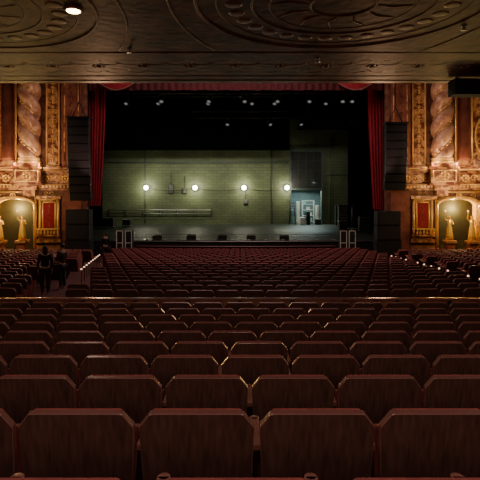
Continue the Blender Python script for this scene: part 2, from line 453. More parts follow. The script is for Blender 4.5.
for x, z, w, h in ((-7.1, 4.7, .5, .9), (-5.7, 4.5, .35, .6), (.6, 3.4, .4, .5)):
    mb = MB(); mb.box(-w/2, w/2, -.15, -.01, -h/2, h/2, M_IRON); mb.box(-w/2+.04, w/2-.04, -.18, -.15, -h/2+.04, h/2-.04, M_METAL)
    mb.tube([(0, -.05, h/2), (0, -.05, h/2+1.2)], .025, M_IRON)
    o = mb.obj('electrical_box', label='small electrical box with conduit on the brick wall', cat='electrical box'); o.location = (x, BY, z)

def drape(x0t, x1t, x0b, x1b, zt, zb, Y, folds, amp, m, name, label, cat, nz=8, scallop=0):
    mb = MB(); n = folds*6; rings = []
    for j in range(nz+1):
        t = j/nz; r = []
        te = t**1.5
        for i in range(n+1):
            u = i/n
            x = (x0t+(x0b-x0t)*te)*(1-u)+(x1t+(x1b-x1t)*te)*u
            z = zt+(zb-zt)*t
            if scallop: z += t*scallop*abs(sin(u*pi*folds/3.))
            r.append((x, Y+amp*sin(2*pi*folds*u)+amp*.3*sin(5*u+3*t), z))
        rings.append(r)
    mb.loft(rings, m, closed=False, caps=False)
    return mb.obj(name, label=label, cat=cat, origin=((x0t+x1t)/2, Y, zb))
drape(-15, 5.0, -15, 5.0, 15.5, 8.55, 48.4, 30, .08, M_BLKCLOTH, 'black_border_drape', 'long black border drape hung above the brick wall', 'drape')
drape(5.6, 15, 5.6, 15, 15.5, 10.4, 46.8, 12, .08, M_BLKCLOTH, 'black_border_drape', 'short black border drape hung high above the stage', 'drape')
drape(9.9, 13, 9.9, 13, 15.5, SZ+.02, 44.0, 8, .12, M_BLKCLOTH, 'black_leg_drape', 'tall black leg drape masking the wings', 'drape')
drape(-15.5, -12.9, -15.5, -12.9, 15.5, SZ+.02, 45.0, 8, .12, M_BLKCLOTH, 'black_leg_drape', 'tall black leg drape masking the wings', 'drape')
drape(-12, 12, -12, 12, 15.5, 10.35, 40, 30, .1, M_BLKCLOTH, 'black_border_drape', 'black border drape hung above the stage', 'drape')

drape(XC-9.6, XC-8.35, XC-9.5, XC-8.75, 11.6, 3.35, 30.9, 6, .12, M_CURT, 'red_stage_curtain', 'drawn-back red velvet stage curtain with deep folds', 'curtain', nz=16)
drape(XC+8.45, XC+9.7, XC+8.8, XC+9.6, 11.6, 3.1, 30.9, 6, .12, M_CURT, 'red_stage_curtain', 'drawn-back red velvet stage curtain with deep folds', 'curtain', nz=16)
val = drape(XC-9.2, XC+9.2, XC-9.2, XC+9.2, 12.2, 10.58, 30.05, 42, .06, M_VAL, 'red_valance', 'shade-darkened red velvet valance with swags across the proscenium top', 'valance', scallop=.05)
for s in (-1, 1):
    mb = MB()
    w, dz = 1.1, .55
    xc = XC+s*7.4; rings = []
    for j in range(7):
        t = j/6; rings.append([(xc+w*(-1+2*i/14), 29.85-.14*sin(pi*i/14)-.03*(j % 2), 11.2-dz*t*(sin(pi*i/14)**.8)-.10*t) for i in range(15)])
    mb.loft(rings, M_CURT, closed=False, caps=False)
    mb.tube([(x, y-.02, z) for x, y, z in rings[-1]], .04, M_ARM, n=5)
    o = mb.obj('swag', label='bright red draped swag', origin=val.location); o.parent = val; o.location = (0, 0, 0)

def batten(Y, z, x0, x1):
    e = thing('lighting_batten', ((x0+x1)/2, Y, z), 'dark pipe lighting batten hung from steel cables above the stage', 'lighting pipe')
    h = (x1-x0)/2
    mb = MB(); mb.tube([(-h, 0, 0), (h, 0, 0)], .06, M_IRON); mb.tube([(-h, 0, .5), (h, 0, .5)], .05, M_IRON)
    n = int(h*2/1.0)
    for k in range(n): mb.tube([(-h+k*1.0, 0, 0), (-h+k*1.0+.5, 0, .5)], .025, M_IRON, n=4)
    mb.obj('pipe', parent=e)
    for x in (-h*.8, 0, h*.8):
        mb = MB(); mb.tube([(x, 0, .5), (x, 0, 15.9-z)], .02, M_IRON, n=4); mb.obj('cable', parent=e)
batten(31.6, 10.75, -8.2, 8.0); batten(35.5, 11.35, -9, 8); batten(38.8, 10.3, -4, 6.5)
sl = thing('stage_spotlight', (0, 0, 0), 'dark stage spotlight hanging from the lighting batten', 'spotlight', group='spotlights above the stage')
RX = Matrix.Rotation(math.radians(-35), 3, 'X')
mb = MB(); mb.tube([(-.2, 0, -.3), (-.2, 0, -.08), (0, 0, -.05), (.2, 0, -.08), (.2, 0, -.3)], .02, M_METAL, n=4); mb.obj('yoke', parent=sl)
mb = MB(); mb.xf = lambda x, y, z: RX @ Vector((x, y, z))+Vector((0, 0, -.3))
mb.lathe([(.10, .3), (.16, .2), (.17, -.2), (.2, -.28)], 0, 0, M_TEAL, n=12); mb.obj('lamp_housing', parent=sl)
mb = MB(); mb.xf = lambda x, y, z: RX @ Vector((x, y, z))+Vector((0, 0, -.3))
mb.lathe([(.12, -.285), (.08, -.31), (.01, -.32)], 0, 0, M_LENS, n=12); mb.obj('lens', parent=sl)
locs = [(-8.4, 35.5, 11.3), (-6.0, 35.5, 11.3), (-2.3, 35.5, 11.3), (.9, 35.5, 11.3), (2.6, 35.5, 11.3), (6.4, 35.5, 11.3),
        (-1, 38.8, 10.25), (2.4, 38.8, 10.25), (4.9, 38.8, 10.25),
        (-5.2, 31.6, 10.7), (-2.0, 31.6, 10.7), (.3, 31.6, 10.7), (2.5, 31.6, 10.7), (4.6, 31.6, 10.7), (6.8, 31.6, 10.7), (7.4, 31.6, 10.7)]
sl.location = locs[0]
for p in locs[1:]: dup(sl, p, random.uniform(-.5, .5))

mon = thing('stage_monitor', (0, 0, 0), 'small black wedge stage monitor on the stage lip', 'speaker', group='wedge monitors')
mb = MB(); mb.xf = lambda x, y, z: (y, x, z)
mb.prism([(-.2, 0), (.2, 0), (.2, .12), (.0, .28), (-.2, .24)], -.30, .30, M_BLACK); mb.obj('cabinet', parent=mon, bevel=.01)
mb = MB(); mb.xf = lambda x, y, z: (y, x, z)
mb.prism([(.21, .13), (.01, .29), (.0, .28), (.2, .12)], -.27, .27, M_GRILLE); mb.obj('grille', parent=mon)
for i, x in enumerate((-5.6, -3.3, -1.2, .75, 3.0)):
    yy = 32.6
    if i == 0: mon.location = (x, yy, SZ)
    else: dup(mon, (x, yy, SZ))
fl = thing('footlight', (0, 0, 0), 'tiny dim footlight on the stage lip', 'footlight', group='footlights')
mb = MB(); mb.box(-.12, .12, -.08, .08, 0, .06, M_METAL); mb.obj('housing', parent=fl)
mb = MB(); mb.sph((0, 0, .065), (.05, .04, .02), M_WHITE, 8, 4); mb.obj('lens', parent=fl)
for k in range(12):
    x = -6.2+k*1.13; loc = (x, 32.0-.6*(1-((x-XC)/9.6)**2)+.2, SZ)
    if k == 0: fl.location = loc
    else: dup(fl, loc)
def pair(x):
    for dx in (-.28, .28):
        e = thing('tall_speaker', (x+dx, 30.6, 0), 'narrow tall black speaker with pale edges before the stage', 'speaker', group='front fill speakers')
        mb = MB(); mb.box(-.2, .2, -.25, .25, 0, 1.78, M_BLACK); mb.obj('cabinet', parent=e)
        mb = MB()
        for a, b, c, d in ((-.215, -.17, 0, 1.8), (.17, .215, 0, 1.8), (-.17, .17, 1.755, 1.8), (-.17, .17, 1.0, 1.04)): mb.box(a, b, -.27, -.245, c, d, M_WHITE)
        mb.obj('edge_frame', parent=e, label='pale edge frame')
pair((125-240)*30.6/480); pair((347-240)*30.6/480)
e = thing('pit_rail', (XC, 29.95, 0), 'curved low orchestra pit rail with dark drapery', 'rail')
A = [(-6.2+i*.443, -.35+.35*((-6.2+i*.443)/6.2)**2) for i in range(29)]
mb = MB(); mb.tube([(x, y, .86) for x, y in A], .04, M_EDGE); mb.obj('rail', parent=e)
mb = MB(); mb.loft([[(x, y+.02*sin(x*20), z) for x, y in A] for z in (.04, .84)], M_BLKCLOTH, closed=False, caps=False); mb.obj('drapery', parent=e)
for x, y in A[::4]:
    mb = MB(); mb.box(x-.03, x+.03, y-.03, y+.03, 0, .86, M_IRON); mb.obj('post', parent=e)

def array(x, Y, ztop, n, label):
    e = thing('line_array_speaker', (x, Y, ztop), label, 'speaker', group='hanging line arrays')
    mb = MB(); mb.box(-.66, .66, -.1, .6, .02, .12, M_IRON); mb.tube([(-.4, .2, .1), (0, .2, 1.0)], .03, M_IRON); mb.tube([(.4, .2, .1), (0, .2, 1.0)], .03, M_IRON)
    mb.tube([(0, .2, 1.0), (0, .2, 15.0-ztop)], .03, M_IRON); mb.obj('rigging', parent=e)
    z = 0; yy = 0
    cab = MB()
    cab.prism([(-.63, -.46), (-.63, 0), (.63, 0), (.63, -.46)], .0, .28, M_BLACK)
    cab.prism([(-.48, -.40), (-.48, -.06), (.48, -.06), (.48, -.40)], .28, .62, M_BLACK)
    co = cab.obj('speaker_cabinet', parent=e, bevel=.015)
    gr = MB(); gr.box(-.59, .59, -.025, 0.0, -.42, -.04, M_GRILLE)
    for sx in (-.62, .605): gr.box(sx, sx+.015, -.02, 0.0, -.46, 0, M_METAL)
    go = gr.obj('grille', parent=co)
    for k in range(n):
        if k:
            c = co.copy(); COL.objects.link(c); c.parent = e
            g = go.copy(); COL.objects.link(g); g.parent = c
        else: c = co
        a = math.radians(1.3*k)
        c.location = (0, yy, z); c.rotation_euler = (a, 0, 0)
        z -= .475*cos(a); yy += .475*sin(a)
array(-9.25, 27.4, 8.42, 10, 'long black line array speaker hung beside the red curtain')
array(8.95, 27.4, 8.1, 8, 'black line array speaker hung beside the red curtain')
def sub(x, z1):
    e = thing('subwoofer_stack', (x, 28.4, 0), 'stacked black subwoofers beneath the hanging speakers', 'speaker')
    mb = MB(); mb.box(-.72, .72, -.4, .4, 0, 1.4, M_BLACK); mb.obj('plinth', parent=e)
    zm = (1.4+z1)/2
    for a, b in ((1.4, zm-.01), (zm+.01, z1)):
        mb = MB(); mb.box(-.68, .68, -.4, .4, a, b, M_BLACK); c = mb.obj('cabinet', parent=e, bevel=.02)
        mb = MB(); mb.box(-.61, .61, -.43, -.4, a+.07, b-.07, M_GRILLE); mb.obj('grille', parent=c)
sub(-9.5, 3.2); sub(8.7, 3.1)

# ------------------------------------------------------------------ side facades
def XF(s):
    def f(u, v, z):
        return (XC+s*(9.4+.978*u-.208*v), 30-.208*u-.978*v, z)
    return f
def W(s, u, v, z): return Vector(XF(s)(u, v, z))
def rosette(mb, u, v, z, r, m, n=8):
    mb.sph((u, v, z), (r*.35, r*.3, r*.35), m, 6, 4)
    for k in range(n):
        a = 2*pi*k/n; mb.sph((u+r*.68*cos(a), v, z+r*.68*sin(a)), (r*.3, r*.16, r*.3), m, 6, 4)
def scroll(mb, u, v, z, r, m, flip=1, th=.13):
    P = []; R = []
    for k in range(16):
        a = k/15*2.6*pi; rr = r*(1-k/17)
        P.append((u+flip*rr*cos(a), v, z+rr*sin(a))); R.append(r*th*(1-k/25))
    mb.tube(P, R, m, n=5)
def leafcol(mb, u, v, z0, z1, w, m):
    z = z0
    while z < z1:
        scroll(mb, u-w*.25, v, z+w*.3, w*.24, m, 1); scroll(mb, u+w*.25, v, z+w*.3, w*.24, m, -1)
        rosette(mb, u, v+.02, z+w*.75, w*.2, m, 6)
        mb.sph((u, v, z+w*.3), (w*.08, .06, w*.28), m, 6, 5)
        z += w
def frame(mb, u0, u1, z0, z1, v, t, m):
    for a in ([(u0, z0), (u1, z0)], [(u1, z0), (u1, z1)], [(u1, z1), (u0, z1)], [(u0, z1), (u0, z0)]):
        mb.tube([(a[0][0], v, a[0][1]), (a[1][0], v, a[1][1])], t, m, n=6)

for s, side in ((-1, 'left'), (1, 'right')):
    xf = XF(s)
    RT = math.atan2(-.208, -.978) if s < 0 else math.atan2(.208, -.978)
    AU, AW, AZ, AS, AR = 4.17, 1.15, .3, 3.42, .40
    g = .015
    n = 16
    arc = [(AU-AW*cos(pi*i/n), AS+AR*sin(pi*i/n)) for i in range(n+1)]
    mb = MB(xf)
    mb.box(-.1, AU-AW, -.5, 0, 0, 4.35, M_PLUM)
    mb.box(AU+AW, 9.0, -.5, 0, 0, 4.35, M_PLUM)
    mb.box(AU-AW, AU+AW, -.5, 0, 0, AZ, M_PLUM)
    for a, b in zip(arc, arc[1:]):
        mb.prism([a, (a[0], 4.35), (b[0], 4.35), b], -.5, 0, M_PLUM)
    mb.box(-.1, 9.0, -.5, 0, 4.35, 13.5, M_PLUM)
    mb.obj('wall_'+side, kind='structure', label='ornate red and gold plaster side wall of the proscenium', origin=W(s, 0, 0, 0), rot=RT)
    mb = MB(xf)
    A2 = [(AU-AW-.02, AZ)]+[(a, b) for a, b in arc]+[(AU+AW+.02, AZ)]
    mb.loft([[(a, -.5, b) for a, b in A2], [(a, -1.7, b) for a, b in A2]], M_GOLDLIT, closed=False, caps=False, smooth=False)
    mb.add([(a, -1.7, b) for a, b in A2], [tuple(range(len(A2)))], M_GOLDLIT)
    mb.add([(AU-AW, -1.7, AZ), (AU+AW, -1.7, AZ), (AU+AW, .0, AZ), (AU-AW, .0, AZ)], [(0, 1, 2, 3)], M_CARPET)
    for du in (-.55, 0, .55):
        mb.box(AU+du-.05, AU+du+.05, -1.67, -1.58, AZ, 3.6, M_GOLD)
    for z in (1.3, 2.3, 3.2): mb.box(AU-AW, AU+AW, -1.67, -1.58, z-.05, z+.05, M_GOLD)
    leafcol(mb, AU-.83, -1.6, 1.5, 3.2, .4, M_PLUM); leafcol(mb, AU+.83, -1.6, 1.5, 3.2, .4, M_PLUM)
    leafcol(mb, AU-.28, -1.6, 2.4, 3.2, .4, M_PLUM); leafcol(mb, AU+.28, -1.6, 2.4, 3.2, .4, M_PLUM)
    mb.obj('wall_niche_'+side, kind='structure', label='amber lit arched niche lined with plaster panels', origin=W(s, AU, -1, 0), rot=RT)
    mb = MB(xf)
    A3 = [(AU-AW-.08, .12, AZ)]+[(AU-(AW+.08)*cos(pi*i/20), .12, AS+(AR+.08)*sin(pi*i/20)) for i in range(21)]+[(AU+AW+.08, .12, AZ)]
    mb.tube(A3, .10, M_GOLD2, n=8)
    for i in range(1, 20):
        a = pi*i/20; mb.sph((AU-(AW+.10)*cos(a), .22, AS+(AR+.10)*sin(a)), .055, M_GOLD2, 6, 4)
    frame(mb, AU-AW-.12, AU+AW+.12, AZ, 4.24, .12, .07, M_GOLD2)
    scroll(mb, AU-.85, .15, 4.0, .16, M_GOLD2, 1); scroll(mb, AU+.85, .15, 4.0, .16, M_GOLD2, -1)
    rosette(mb, AU, .25, 4.02, .2, M_GOLD2)
    mb.obj('trim_%d' % (3+(s > 0)), kind='structure', label='gilded moulding around the arched niche', origin=W(s, AU, 0, 0), rot=RT)
    u = AU+AW+.5
    mb = MB(xf)
    mb.box(u-.2, u+.2, .22, .38, .0, 4.33, M_GOLD)
    mb.box(u-.26, u+.26, .22, .46, 0, .5, M_GOLD); mb.box(u-.26, u+.26, .22, .46, 3.9, 4.1, M_GOLD)
    leafcol(mb, u, .42, .7, 3.6, .34, M_GOLD2)
    mb.obj('carved_pier', label='gilded carved pier beside the arched niche', cat='pier', origin=W(s, u, .3, 0), group='carved piers', rot=RT)
    mb = MB(xf)
    for z0, z1, v in ((4.35, 4.45, .25), (4.45, 4.62, .45), (4.62, 4.72, .6), (4.72, 5.38, .30), (5.38, 5.48, .55), (5.48, 5.62, .75), (5.62, 5.7, .85)):
        mb.box(.2, 9.0, g, v, z0, z1, M_GOLD)
    mb.tube([(.2, .78, 5.55), (9.0, .78, 5.55)], .05, M_GOLD2, n=6)
    mb.tube([(.2, .62, 4.67), (9.0, .62, 4.67)], .04, M_GOLD2, n=6)
    u = .35
    while u < 8.9:
        mb.box(u, u+.1, .45, .55, 4.50, 4.62, M_GOLD2); u += .2
    u = .6; k = 0
    while u < 8.8:
        if k % 2: rosette(mb, u, .36, 5.05, .27, M_GOLD2)
        else: scroll(mb, u-.12, .36, 5.05, .22, M_GOLD2, 1); scroll(mb, u+.16, .36, 5.05, .22, M_GOLD2, -1)
        u += .56; k += 1
    mb.obj('trim_%d' % (5+(s > 0)), kind='structure', label='projecting gilded cornice with rosettes, scrolls and dentils', origin=W(s, 4, 0, 4.35), rot=RT)
    mb = MB(xf)
    mb.box(1.52, 2.72, g, .12, 1.2, 3.95, M_GOLD)
    frame(mb, 1.6, 2.64, 1.4, 3.8, .2, .08, M_GOLD2)
    frame(mb, 1.76, 2.48, 1.95, 3.6, .2, .05, M_GOLD2)
    for z in (1.25, 3.9): mb.box(1.42, 2.84, g, .35, z-.1, z+.1, M_GOLD)
    mb.box(1.47, 2.8, g, .55, 1.55, 1.65, M_GOLD)
    for k in range(7): mb.lathe([(.03, 0), (.07, .1), (.04, .22), (.05, .3)], 1.57+k*.19, .45, M_GOLD2, n=6, z=1.65)
    mb.box(1.47, 2.8, .37, .55, 1.95, 2.03, M_GOLD2)
    scroll(mb, 1.95, .25, 4.12, .14, M_GOLD2, 1); scroll(mb, 2.3, .25, 4.12, .14, M_GOLD2, -1)
    e = mb.obj('theater_box', label='small balcony box with gilded frame on the side wall', cat='theater box', origin=W(s, 2.1, 0, 1.2), rot=RT)
    mb = MB(xf)
    for a, b in ((1.8, 2.1), (2.14, 2.44)):
        rings = []
        for z in (2.05, 2.4, 2.8, 3.2, 3.55):
            rings.append([(a+(b-a)*i/12, .16+.03*sin(i*2.1), z) for i in range(13)])
        mb.loft(rings, M_CURT, closed=False, caps=False)
    d = mb.obj('drapes', origin=W(s, 2.1, 0, 1.2), label='dark red drapes', rot=RT); d.parent = e; d.location = (0, 0, 0); d.rotation_euler = (0, 0, 0)
    mb = MB(xf)
    mb.box(1.5, 2.32, g, .1, 5.72, 12.5, M_GOLD)
    frame(mb, 1.55, 2.27, 5.9, 12.4, .14, .05, M_GOLD2)
    leafcol(mb, 1.91, .16, 6.0, 12.2, .6, M_GOLD2)
    mb.obj('relief_panel', label='tall gilded relief panel with scrolls and rosettes', cat='wall panel', origin=W(s, 1.9, 0, 5.72), rot=RT)
    mb = MB(xf)
    mb.box(.25, 1.35, g, .22, 0, 4.33, M_MARB)
    mb.box(.25, 1.35, g, .35, 5.72, 13, M_MARB)
    frame(mb, .4, 1.2, 5.9, 12.4, .38, .05, M_GOLD)
    leafcol(mb, .8, .38, 6.0, 12.2, .55, M_PLUM)
    mb.obj('proscenium_pier', label='red marbled pier at the proscenium edge with painted relief', cat='pier', origin=W(s, .8, 0, 0), rot=RT)
    CU, CV, CR = 3.14, .1+.64, .66
    base = W(s, CU, CV, 5.72)
    e = thing('twisted_column', base, 'twisted barley-sugar column wrapped in carved vines', 'column', group='twisted columns', rz=RT)
    mb = MB(); rings = []; nzz = 150; H = 6.2
    # two-start helical rope with deep grooves
    for j in range(nzz+1):
        z = .55+H*j/nzz; k = 2*pi/2.3*z*s
        rr = lambda q: CR*(.60+.40*abs(cos(q-k))**.7)
        rings.append([(rr(2*pi*i/40)*cos(2*pi*i/40), rr(2*pi*i/40)*sin(2*pi*i/40), z) for i in range(40)])
    mb.loft(rings, M_COLUMN); mb.obj('shaft', parent=e)
    mb = MB()
    for ph in (0, pi):
        P = []
        for j in range(140):
            z = .6+6.0*j/139; a = 2*pi/2.3*z*s+pi/2+ph
            P.append((CR*.66*cos(a), CR*.66*sin(a), z))
        mb.tube(P, .055, M_GOLD2, n=6)
        for j in range(0, 140, 4):
            x, y, z = P[j]
            mb.sph((x*1.08, y*1.08, z), (.085, .085, .07), M_GOLD2, 6, 4)
    mb.obj('vine', parent=e, label='gilded spiral vine')
    mb = MB()
    mb.box(-.70, .70, -.68, .68, 0, .2, M_GOLD)
    mb.lathe([(.66, .2), (.68, .28), (.64, .36), (.58, .40), (.66, .48), (.58, .56)], 0, 0, M_GOLD2, n=24); mb.obj('base', parent=e)
    mb = MB(); mb.lathe([(.5, 6.7), (.56, 6.8), (.5, 6.9), (.68, 7.3)], 0, 0, M_GOLD2, n=16); mb.box(-.70, .70, -.68, .68, 7.3, 7.5, M_GOLD)
    mb.obj('capital', parent=e)
    mb = MB(xf); mb.box(CU-.75, CU+.75, .87, 1.45, 4.72, 5.70, M_GOLD); mb.box(CU-.82, CU+.82, .87, 1.52, 5.58, 5.70, M_GOLD)
    mb.box(CU-.82, CU+.82, .87, 1.45, 4.62, 4.76, M_GOLD)
    mb.box(CU-.5, CU+.5, .6, 1.2, 4.35, 4.60, M_GOLD); mb.box(CU-.32, CU+.32, .3, .8, 4.0, 4.33, M_GOLD)
    rosette(mb, CU, 1.48, 5.15, .3, M_GOLD2); frame(mb, CU-.62, CU+.62, 4.85, 5.48, 1.47, .04, M_GOLD2)
    mb.obj('column_pedestal', label='gilded bracketed pedestal carrying the twisted column', cat='pedestal', origin=W(s, CU, 0, 4.0), rot=RT)
    mb = MB(xf)
    mb.box(3.90, 4.85, g, .45, 5.72, 13, M_MARB)
    mb.box(3.88, 4.92, g, .55, 5.72, 6.1, M_GOLD)
    for u in (3.94, 4.85): mb.tube([(u, .45, 6.1), (u, .45, 12.9)], .05, M_GOLD2, n=6)
    mb.lathe([(.36, 0), (.42, .1), (.34, .2), (.34, 6.5)], 4.4, .45, M_MARB, n=20, z=6.1)
    mb.obj('marble_pilaster', label='smooth dark red marble half column with gilded base', cat='column', origin=W(s, 4.35, 0, 5.72), rot=RT)
    mb = MB(xf)
    mb.box(5.0, 6.2, g, .12, 5.72, 12.9, M_GOLD)
    leafcol(mb, 5.6, .2, 6.0, 12.4, .95, M_GOLD2)
    mb.ring((5.6, .2, 7.6), .5, 1.1, .07, M_GOLD2)
    mb.obj('relief_panel', label='broad gilded relief panel with oval moulding', cat='wall panel', origin=W(s, 5.6, 0, 5.72), rot=RT)
    mb = MB(xf)
    mb.box(6.5, 7.5, g, .4, 5.72, 13, M_MARB); mb.box(6.4, 7.6, g, .5, 5.72, 6.1, M_GOLD)
    mb.obj('marble_pilaster', label='smooth red marble pilaster with gilded base', cat='column', origin=W(s, 7, 0, 5.72), rot=RT)
    mb = MB(xf); mb.box(1.4, AU-AW-.2, g, .2, 0, 1.0, M_PLUM); mb.box(AU+AW+.2, 9, g, .2, 0, 1.0, M_PLUM)
    mb.obj('baseboard_'+side, kind='structure', label='plaster dado along the side wall', origin=W(s, 4, 0, 0), rot=RT)

# ------------------------------------------------------------------ figures
def skin_mesh(name, joints, edges, root, m, parent, label=None, sub=2):
    me = bpy.data.meshes.new(name)
    names = list(joints); idx = {n: i for i, n in enumerate(names)}
    me.from_pydata([joints[n][0] for n in names], [(idx[a], idx[b]) for a, b in edges], [])
    ob = bpy.data.objects.new(name, me); COL.objects.link(ob)
    sk = ob.modifiers.new('Skin', 'SKIN'); sk.use_smooth_shade = True
    if not me.skin_vertices:
        bpy.context.view_layer.objects.active = ob
        bpy.ops.mesh.customdata_skin_add()
    for n in names:
        r = joints[n][1]
        if not hasattr(r, '__len__'): r = (r, r)
        d = me.skin_vertices[0].data[idx[n]]; d.radius = r; d.use_root = (n == root)
    ob.modifiers.new('Sub', 'SUBSURF').levels = sub
    ob.modifiers['Sub'].render_levels = sub
    me.materials.append(m); ob.parent = parent
    if label: ob['label'] = label
    return ob

def figure(loc, rz, label, cat, h=1.65, skin=M_SKIN, top=M_CLOTH_D, bot=M_CLOTH_D, hair=M_HAIR, hairlen=.0, pose='stand', name='person', group=None, robe=False):
    k = h/1.65
    e = thing(name, loc, label, cat, rz, group)
    e.scale = (k, k, k)
    J = {'pel': ((0, 0, .90), (.13, .10)), 'sp': ((0, .01, 1.06), (.115, .085)), 'ch': ((0, 0, 1.24), (.14, .095)), 'uc': ((0, -.01, 1.34), (.11, .075)),
         'nk': ((0, 0, 1.42), .05), 'hd0': ((0, .015, 1.49), (.066, .075)), 'hd1': ((0, .01, 1.57), (.075, .088)), 'hd2': ((0, 0, 1.625), (.05, .06))}
    E = [('pel', 'sp'), ('sp', 'ch'), ('ch', 'uc'), ('uc', 'nk'), ('nk', 'hd0'), ('hd0', 'hd1'), ('hd1', 'hd2')]
    for sx, n in ((-1, 'l'), (1, 'r')):
        st = .09 if pose == 'walk' else .0
        f = st*sx
        J['hip'+n] = ((.085*sx, f*.3, .84), .085); J['kn'+n] = ((.09*sx, .02+f*1.2, .47), .056)
        J['cf'+n] = ((.09*sx, -.01+f*1.3, .32), .052); J['an'+n] = ((.09*sx, -.02+f*1.6, .085), .036); J['to'+n] = ((.105*sx, .13+f*1.6, .032), .03)
        E += [('pel', 'hip'+n), ('hip'+n, 'kn'+n), ('kn'+n, 'cf'+n), ('cf'+n, 'an'+n), ('an'+n, 'to'+n)]
        J['sh'+n] = ((.165*sx, -.01, 1.345), .052)
        if pose == 'raise' and sx > 0:
            el, wr, pa, dr = (.30, .06, 1.48), (.28, .10, 1.72), (.28, .11, 1.79), Vector((0, .02, 1))
        elif pose == 'raise':
            el, wr, pa, dr = (-.26, .02, 1.10), (-.16, .20, 1.12), (-.11, .24, 1.13), Vector((.8, .5, .1))
        elif pose == 'phone':
            el, wr, pa, dr = (.21*sx, .04, 1.09), (.10*sx, .24, 1.16), (.07*sx, .29, 1.20), Vector((-.3*sx, .6, .6))
        else:
            el, wr, pa, dr = (.215*sx, -.03-f*.4, 1.08), (.225*sx, .04-f*.8, .86), (.222*sx, .06-f*.8, .79), Vector((0, .25, -1))
        dr.normalize()
        J['el'+n] = (el, .039); J['wr'+n] = (wr, .025); J['pa'+n] = (pa, (.034, .018))
        E += [('uc', 'sh'+n), ('sh'+n, 'el'+n), ('el'+n, 'wr'+n), ('wr'+n, 'pa'+n)]
        sidev = Vector((0, 1, 0)) if abs(dr.y) < .5 else Vector((1, 0, 0))
        pv = Vector(pa)
        for q, (o, ln) in enumerate(((-.03, .065), (-.01, .08), (.01, .075), (.03, .06))):
            a = pv+dr*.035+sidev*o; b = a+dr*ln*.5; c = b+dr*ln*.4+Vector((-sx*.015, 0, 0))
            for t, p in enumerate((a, b, c)): J['f%s%d%d' % (n, q, t)] = (tuple(p), .009-.001*t)
            E += [('pa'+n, 'f%s%d0' % (n, q)), ('f%s%d0' % (n, q), 'f%s%d1' % (n, q)), ('f%s%d1' % (n, q), 'f%s%d2' % (n, q))]
        a = pv+sidev*.035; b = a+sidev*.02+dr*.035
        J['t0'+n] = (tuple(a), .011); J['t1'+n] = (tuple(b), .009); E += [('pa'+n, 't0'+n), ('t0'+n, 't1'+n)]
    skin_mesh('body', J, E, 'pel', skin, e)
    hm = M_HAIR if skin is M_SKIN else skin
    for sx in (-1, 1):
        mb = MB(); mb.sph((.028*sx, .088, 1.55), (.012, .008, .008), hm, 6, 4); mb.obj('eye', parent=e)
        mb = MB(); mb.sph((.078*sx, .0, 1.54), (.012, .02, .032), skin, 6, 5); mb.obj('ear', parent=e)
    mb = MB(); mb.sph((0, .098, 1.525), (.011, .02, .022), skin, 6, 5); mb.obj('nose', parent=e)
    mb = MB(); mb.sph((0, .088, 1.488), (.024, .008, .007), M_CURT if skin is M_SKIN else skin, 6, 4); mb.obj('mouth', parent=e)
    mb = MB(); mb.sph((0, -.018, 1.585), (.088, .098, .082), hair, 12, 8)
    if hairlen: mb.sph((0, -.05, 1.585-hairlen*.5), (.085, .05, hairlen*.6+.02), hair, 10, 7)
    mb.obj('hair', parent=e)
    def grow(keys, g):
        out = {}
        for q in keys:
            p, r = J[q]
            if not hasattr(r, '__len__'): r = (r, r)
            out[q] = (p, (r[0]+g, r[1]+g))
        return out
    if robe:
        mb = MB(); rings = []
        for z, r in ((.03, .26), (.3, .22), (.6, .19), (.85, .165), (1.0, .13), (1.12, .13), (1.28, .155), (1.36, .12), (1.40, .07)):
            rings.append([(r*(1+.09*cos(9*2*pi*i/36)*(1.2-z*.6))*cos(2*pi*i/36), .72*r*(1+.09*cos(9*2*pi*i/36)*(1.2-z*.6))*sin(2*pi*i/36), z) for i in range(36)])
        mb.loft(rings, top); mb.obj('robe', parent=e, label='draped robe')
    else:
        ks = ['pel', 'sp', 'ch', 'uc', 'shl', 'ell', 'shr', 'elr']
        J2 = grow(ks, .016)
        for n in 'lr':
            w = Vector(J['wr'+n][0]); l = Vector(J['el'+n][0]); J2['cu'+n] = (tuple(l+(w-l)*.9), (.036, .036))
        skin_mesh('jacket', J2, [('pel', 'sp'), ('sp', 'ch'), ('ch', 'uc'), ('uc', 'shl'), ('shl', 'ell'), ('ell', 'cul'), ('uc', 'shr'), ('shr', 'elr'), ('elr', 'cur')], 'pel', top, e)
        J3 = grow(['pel', 'hipl', 'knl', 'cfl', 'anl', 'hipr', 'knr', 'cfr', 'anr'], .014)
        skin_mesh('trousers', J3, [('pel', 'hipl'), ('hipl', 'knl'), ('knl', 'cfl'), ('cfl', 'anl'), ('pel', 'hipr'), ('hipr', 'knr'), ('knr', 'cfr'), ('cfr', 'anr')], 'pel', bot, e)
    return e
def floor_at(x, Y):
    for (a, za), (b, zb) in zip(prof, prof[1:]):
        k = KC if a > 9.3 else 0
        if a+k*x*x <= Y <= b+k*x*x and b > a: return za
    return 0
figure((-6.25, 15.4, floor_at(-6.25, 15.4)), 0.5, 'person in dark clothes standing in the aisle facing the stage', 'person', 1.56, hairlen=.25)
figure((-6.15, 16.6, floor_at(-6.15, 16.6)), 1.2, 'person in dark maroon top standing in the aisle', 'person', 1.56, top=M_CLOTH_G, pose='phone')
figure((-7.85, 28.0, floor_at(-7.85, 28.0)), .3, 'person in dark clothes walking in the aisle by the stage', 'person', 1.72, pose='walk')
